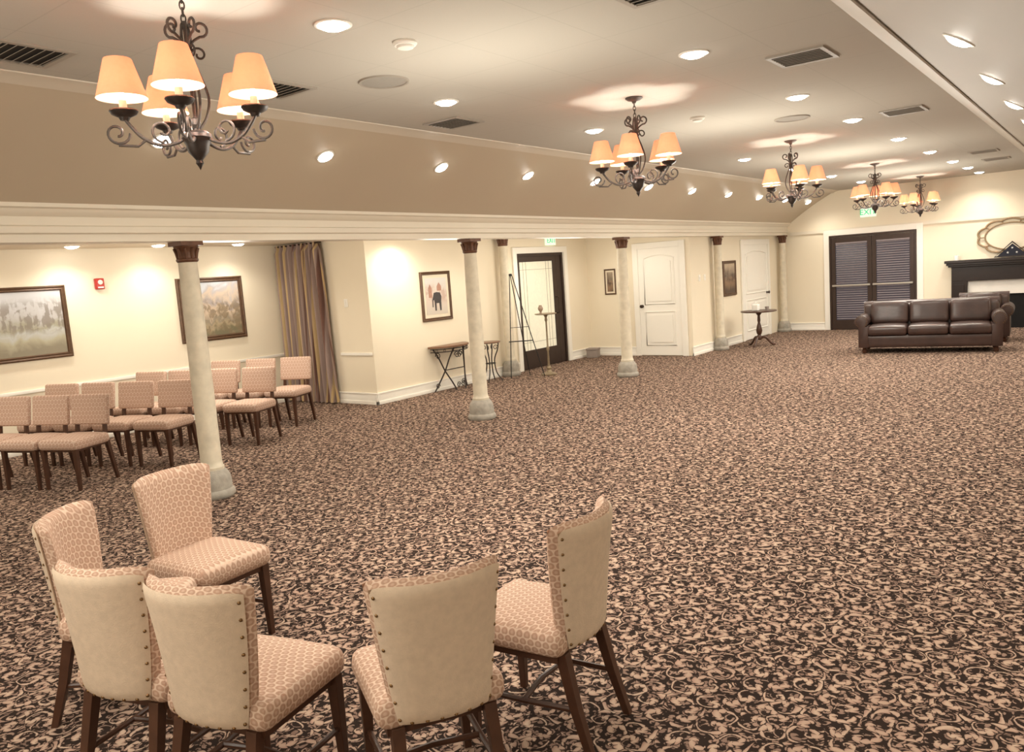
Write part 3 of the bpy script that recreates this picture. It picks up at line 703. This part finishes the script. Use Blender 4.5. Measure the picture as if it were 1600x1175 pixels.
# ------------------------------------------------------------------ sofa and armchair
def roll_arm(mb,x,sgn,y0,y1):
    P=[(x-sgn*.075,.10),(x+sgn*.075,.10),(x+sgn*.075,.45)]
    for k in range(15):
        a=-PI/3.2+(PI*1.62)*k/14; P.append((x+sgn*.03+sgn*.105*math.cos(a),.535+.105*math.sin(a)))
    P.append((x-sgn*.075,.45))
    mb.prism(P,y0,y1)
def make_sofa(nm,lb,loc,rz,W,n,grp=None):
    t=thing(nm,lb,'sofa' if n>1 else 'armchair',loc,rz,grp); D=.92; iw=W-.42
    MB().rbox((0,.0,.20),(W-.26,.82,.20),.03).build('base',LEATH,t,60)
    bk=MB(); bk.rbox((0,.34,.49),(W-.20,.20,.58),.06); bk.tube([(-W/2+.10,.375,.75),(W/2-.10,.375,.75)],.08,16); bk.build('back',LEATH,t,50)
    for sx in(-1,1):
        a=MB(); roll_arm(a,sx*(W/2-.15),sx,-.42,.40); A=a.build('arm',LEATH,t,40,.012)
        for k in range(16):
            an=-PI/3.2+(PI*1.62)*k/15; M=Matrix.Translation((sx*(W/2-.15)+sx*.03+sx*.086*math.cos(an),-.421,.535+.086*math.sin(an)))@Matrix.Rotation(PI/2,4,'X')
            o=bpy.data.objects.new('nailhead',nail_mesh); C.objects.link(o); o.parent=A; o.matrix_local=M
        for sy in(-1,1): MB().lathe([(0,0),(.028,0),(.04,.03),(.045,.055),(.03,.075),(.035,.105),(0,.105)],16,Matrix.Translation((sx*(W/2-.16),sy*.33,0))).build('foot',WOOD,t)
    cw=iw/n
    for k in range(n):
        x=-iw/2+cw*(k+.5)
        MB().rbox((x,-.09,.375),(cw-.008,.72,.155),.05,.022).build('seat_cushion',LEATH,t,60)
        M=Matrix.Translation((x,.205,.625))@Matrix.Rotation(-.2,4,'X'); MB().rbox((0,0,0),(cw-.008,.18,.38),.07,.015,M).build('back_cushion',LEATH,t,60)
    return t
make_sofa('sofa','brown leather three-seat sofa with rolled arms',(-2.54,14.69,0),math.radians(8),2.22,3)
make_sofa('armchair','brown leather rolled-arm chair partly hidden behind the sofa',(-1.95,16.25,0),math.radians(4),.98,1)
# ------------------------------------------------------------------ fireplace
t=thing('fireplace_mantel','dark brown wood fireplace mantel with white surround','fireplace',(-1.75,18.598,0))
MB().bb(-1.13,1.13,-.30,-.002,1.33,1.385).bb(-1.10,1.10,-.27,-.002,1.285,1.33).bb(-1.07,1.07,-.24,-.002,1.25,1.285).build('shelf',BLACKW,t,0,.006)
MB().bb(-1.02,1.02,-.17,-.002,.96,1.25).build('frieze',BLACKW,t,0,.006)
for sx in(-1,1):
    p=MB(); p.bb(sx*.88-.14,sx*.88+.14,-.17,-.002,0,.96).bb(sx*.88-.16,sx*.88+.16,-.19,-.002,0,.16).bb(sx*.88-.09,sx*.88+.09,-.185,-.16,.24,.90); p.build('pilaster',BLACKW,t,0,.006)
MB().bb(-.74,-.50,-.08,-.002,0,.96).bb(.50,.74,-.08,-.002,0,.96).bb(-.50,.50,-.08,-.002,.68,.96).build('surround',MARB,t,0,.003)
MB().bb(-.50,.50,-.04,-.002,0,.68).build('firebox',SOOT,t,0)
t=thing('flag_case','triangular dark wood case holding a folded flag on the mantel','flag case',(-1.72,18.44,1.386))
MB().tube([(-.30,0,.022),(.30,0,.022),(0,0,.30)],.022,4,True).build('case_frame',BLACKW,t,0)
MB().prism([(-.25,.033),(.25,.033),(0,.265)],-.005,.02).build('folded_flag',NAVY,t,0)
for x,z in[(0,.185),(-.075,.095),(.075,.095)]:
    st=MB(); st.prism([(x+(.024 if k%2==0 else .010)*math.sin(PI*k/5),z+(.024 if k%2==0 else .010)*math.cos(PI*k/5)) for k in range(10)],-.008,-.0045)
    st.build('star',STARW,t,0)
t=thing('wall_mirror','oval mirror in a scalloped gold-tan frame above the mantel','mirror',(-1.75,18.598,1.80))
def ov(a,k,w=0): 
    s=1+w*abs(math.sin(a*5)); return (.58*k*s*math.cos(a),.34*k*s*math.sin(a))
fm=MB(); fm.tube([(ov(a,.93,.09)[0],-.03,ov(a,.93,.09)[1]) for a in[2*PI*k/120 for k in range(120)]],.019,8,True).tube([(ov(a,.77)[0],-.03,ov(a,.77)[1]) for a in[2*PI*k/64 for k in range(64)]],.015,8,True)
for k in range(10):
    a=2*PI*k/10; c=ov(a,.77); d=ov(a,.94); fm.tube([(c[0],-.03,c[1]),(d[0],-.03,d[1])],.012,6)
fm.build('frame',GOLDF,t)
MB().prism([ov(2*PI*k/64,.78) for k in range(64)],-.02,-.002).build('glass',MIRR,t,0)
t=thing('candle','white pillar candle on the left end of the mantel','candle',(-2.68,18.42,1.386)); MB().lathe([(0,0),(.045,0),(.045,.09),(.035,.095),(0,.09)],18).build('wax',PAPER,t); MB().tube([(0,0,.088),(.002,0,.11)],.002,6).build('wick',BLACK,t)
# ------------------------------------------------------------------ small furniture
t=thing('pedestal_table','small dark round pedestal table by the inner wall','table',(-5.66,15.4,0))
MB().lathe([(0,.665),(.30,.665),(.335,.672),(.345,.685),(.335,.695),(.31,.692),(0,.692)],36).build('tabletop',WOOD,t)
MB().lathe([(0,.66),(.06,.66),(.05,.63),(.025,.60),(.03,.5),(.022,.46),(.045,.38),(.06,.30),(.045,.24),(.03,.22),(.05,.19),(.05,.14),(.03,.12),(0,.12)],20).build('pedestal',WOOD,t)
for k in range(3):
    M=Matrix.Rotation(2*PI*k/3+.5,4,'Z'); MB().tube(catmull([(.03,0,.17),(.12,0,.16),(.2,0,.07),(.26,0,.022),(.30,0,.022)],5),[.026]*8+[.022]*8+[.02]*5,8,False,M).build('leg',WOOD,t)
t=thing('tissue_box','small white box on the round pedestal table','box',(-5.70,15.36,.6975)); MB().rbox((0,0,.06),(.12,.12,.118),.008).build('box_body',PAPER,t,60); MB().prism([(-.03,.119),(.03,.119),(.045,.17),(.01,.155),(-.02,.185),(-.04,.16)],-.004,.004).build('tissue',PAPER,t,0)
t=thing('votive_holder','small grey cup beside the white box on the round table','cup',(-5.50,15.42,.6975)); MB().lathe([(0,0),(.03,0),(.04,.07),(.037,.07),(.028,.008),(0,.008)],18).build('cup_body',GREYB,t)
# console table
t=thing('console_table','half-round console table with curled crossed iron legs under elephant picture','console table',(-8.465,9.35,0),RL)
pl=[(-.42,0),(.42,0)]+[(.42*math.cos(PI*k/16),-.32*math.sin(PI*k/16)) for k in range(1,16)]
MB().prism(pl,.68,.71,'z').build('tabletop',TOPW,t,30,.006)
ap=MB(); ap.tube([(.38*math.cos(PI*k/16),-.02-.27*math.sin(PI*k/16),.62) for k in range(17)],.008,6); ap.tube([(.38*math.cos(PI*k/16),-.02-.27*math.sin(PI*k/16),.665) for k in range(17)],.008,6)
for k in range(1,8):
    a=PI*k/8; c=Vector((.38*math.cos(a),-.02-.27*math.sin(a),.642)); ap.tube([c+Vector((.02*math.cos(b),0,.02*math.sin(b))) for b in[2*PI*j/10 for j in range(10)]],.004,5,True)
ap.build('apron',IRON,t)
for (x0,y0,x1,y1) in[(-.36,-.05,-.10,-.26),(.36,-.05,.10,-.26),(-.10,-.26,-.36,-.05),(.10,-.26,.36,-.05)]:
    l=MB(); l.tube(catmull([(x0,y0,.67),(x0*.75+x1*.25,y0*.75+y1*.25,.52),((x0+x1)/2,(y0+y1)/2,.32),(x0*.2+x1*.8,y0*.2+y1*.8,.14),(x1*1.06,y1,.008)],6),.0115,7)
    sg=1 if x0>0 else -1
    l.tube([(x0*.92+(p[0]),y0*.92+y1*.08,p[2]) for p in spiral(-sg*.06,.55,.058,.014,0 if sg>0 else PI,(PI*2.6 if sg>0 else -PI*1.6),20)],.007,6)
    l.tube([(x1*.96+(p[0]),y1,p[2]) for p in spiral(-sg*.045,.085,.045,.012,0,PI*2.6,18)],.007,6)
    l.build('leg',IRON,t)
MB().tube([(-.23,-.155,.33),(.23,-.155,.33)],.008,7).build('stretcher',IRON,t)
t=thing('plant_stand','small iron stand with scroll legs beside the console table','side table',(-8.27,10.2,0))
MB().lathe([(0,.635),(.17,.635),(.185,.645),(.18,.66),(0,.66)],28).build('tabletop',TOPW,t)
for k in range(4):
    M=Matrix.Rotation(2*PI*k/4+.4,4,'Z'); l=MB(); l.tube(catmull([(.15,0,.632),(.13,0,.52),(.07,0,.36),(.09,0,.16),(.17,0,.03),(.19,0,.008)],5),.010,7,False,M); l.tube(spiral(.10,.56,.045,.012,0,PI*2.4,16),.006,6,False,M); l.build('leg',IRON,t)
MB().tube([(.08*math.cos(a),.08*math.sin(a),.30) for a in[2*PI*k/24 for k in range(24)]],.007,6,True).build('ring',IRON,t)
# easel
t=thing('easel','tall thin black tripod easel in front of the wall column','easel',(-8.06,10.62,0),math.radians(37))
for P in([(-.10,-.10,.006),(-.015,0,1.72)],[(.46,-.08,.006),(.02,0,1.72)],[(.22,.20,.006),(0,.02,1.70)]): MB().tube(P,[.008,.008],8).build('leg',BLACK,t)
MB().rbox((.10,-.075,.62),(.40,.03,.016),.006).build('ledge',BLACK,t,60); MB().tube([(-.06,-.055,.85),(.24,-.045,.85)],.005,6).build('crossbar',BLACK,t); MB().rbox((0,.005,1.72),(.055,.035,.04),.012).build('hinge_block',BLACK,t,60)
# pedestal stand
t=thing('pedestal_stand','slim tall antique pedestal stand by the bronze exit door','stand',(-7.70,11.05,0),math.radians(55))
MB().lathe([(0,0),(.13,0),(.135,.02),(.10,.035),(.05,.05),(.03,.09),(.045,.12),(.026,.15),(0,.15)],24).build('base',LAMPST,t)
MB().lathe([(0,.14),(.02,.14),(.015,.4),(.026,.43),(.026,.46),(.015,.49),(.014,.9),(.026,.93),(.018,.97),(.03,1.0),(.05,1.025),(0,1.025)],16).build('pole',LAMPST,t)
MB().lathe([(0,1.022),(.16,1.022),(.185,1.03),(.185,1.042),(.165,1.045),(0,1.04)],32).build('tabletop',LAMPST,t)
t=thing('urn','small tan urn on top of the slim pedestal stand','urn',(-7.77,11.01,1.0425)); t.scale=(.75,.75,.75)
MB().lathe([(0,0),(.03,0),(.032,.012),(.018,.03),(.03,.05),(.055,.09),(.058,.125),(.04,.16),(.03,.172),(.038,.185),(.030,.185),(0,.17)],20).build('urn_body',URNM,t)
t=thing('storage_box','small grey lidded box on the floor right of exit door','box',(-8.27,13.42,0),.2); MB().rbox((0,0,.075),(.22,.19,.15),.008).build('box_body',GREYB,t,60); MB().rbox((0,0,.165),(.235,.205,.04),.01).build('lid',GREYB,t,60)
# ------------------------------------------------------------------ world, camera
w=bpy.data.worlds.new('world'); S.world=w; w.use_nodes=True; w.node_tree.nodes['Background'].inputs[0].default_value=(.9,.8,.65,1); w.node_tree.nodes['Background'].inputs[1].default_value=.05
S.view_settings.view_transform='Standard'; S.view_settings.look='None'; S.view_settings.exposure=.43
F=1250.; d1=Vector((956,-225,F)).normalized()
s=.07
d2=Vector((-1644,-225+s*2600,F)); d2=(d2-d1*d2.dot(d1)).normalized()
Xa=-d2; Ya=d1; Za=Xa.cross(Ya)
right=Vector((Xa.x,Ya.x,Za.x)); up=-Vector((Xa.y,Ya.y,Za.y)); fwd=Vector((Xa.z,Ya.z,Za.z))
cam=bpy.data.cameras.new('camera'); co=bpy.data.objects.new('camera',cam); C.objects.link(co)
cam.sensor_fit='HORIZONTAL'; cam.sensor_width=36; cam.lens=36*F/1600; cam.clip_start=.05
R=Matrix((right,up,-fwd)).transposed()
co.matrix_world=Matrix.Translation((0,0,1.72))@R.to_4x4()
S.camera=co
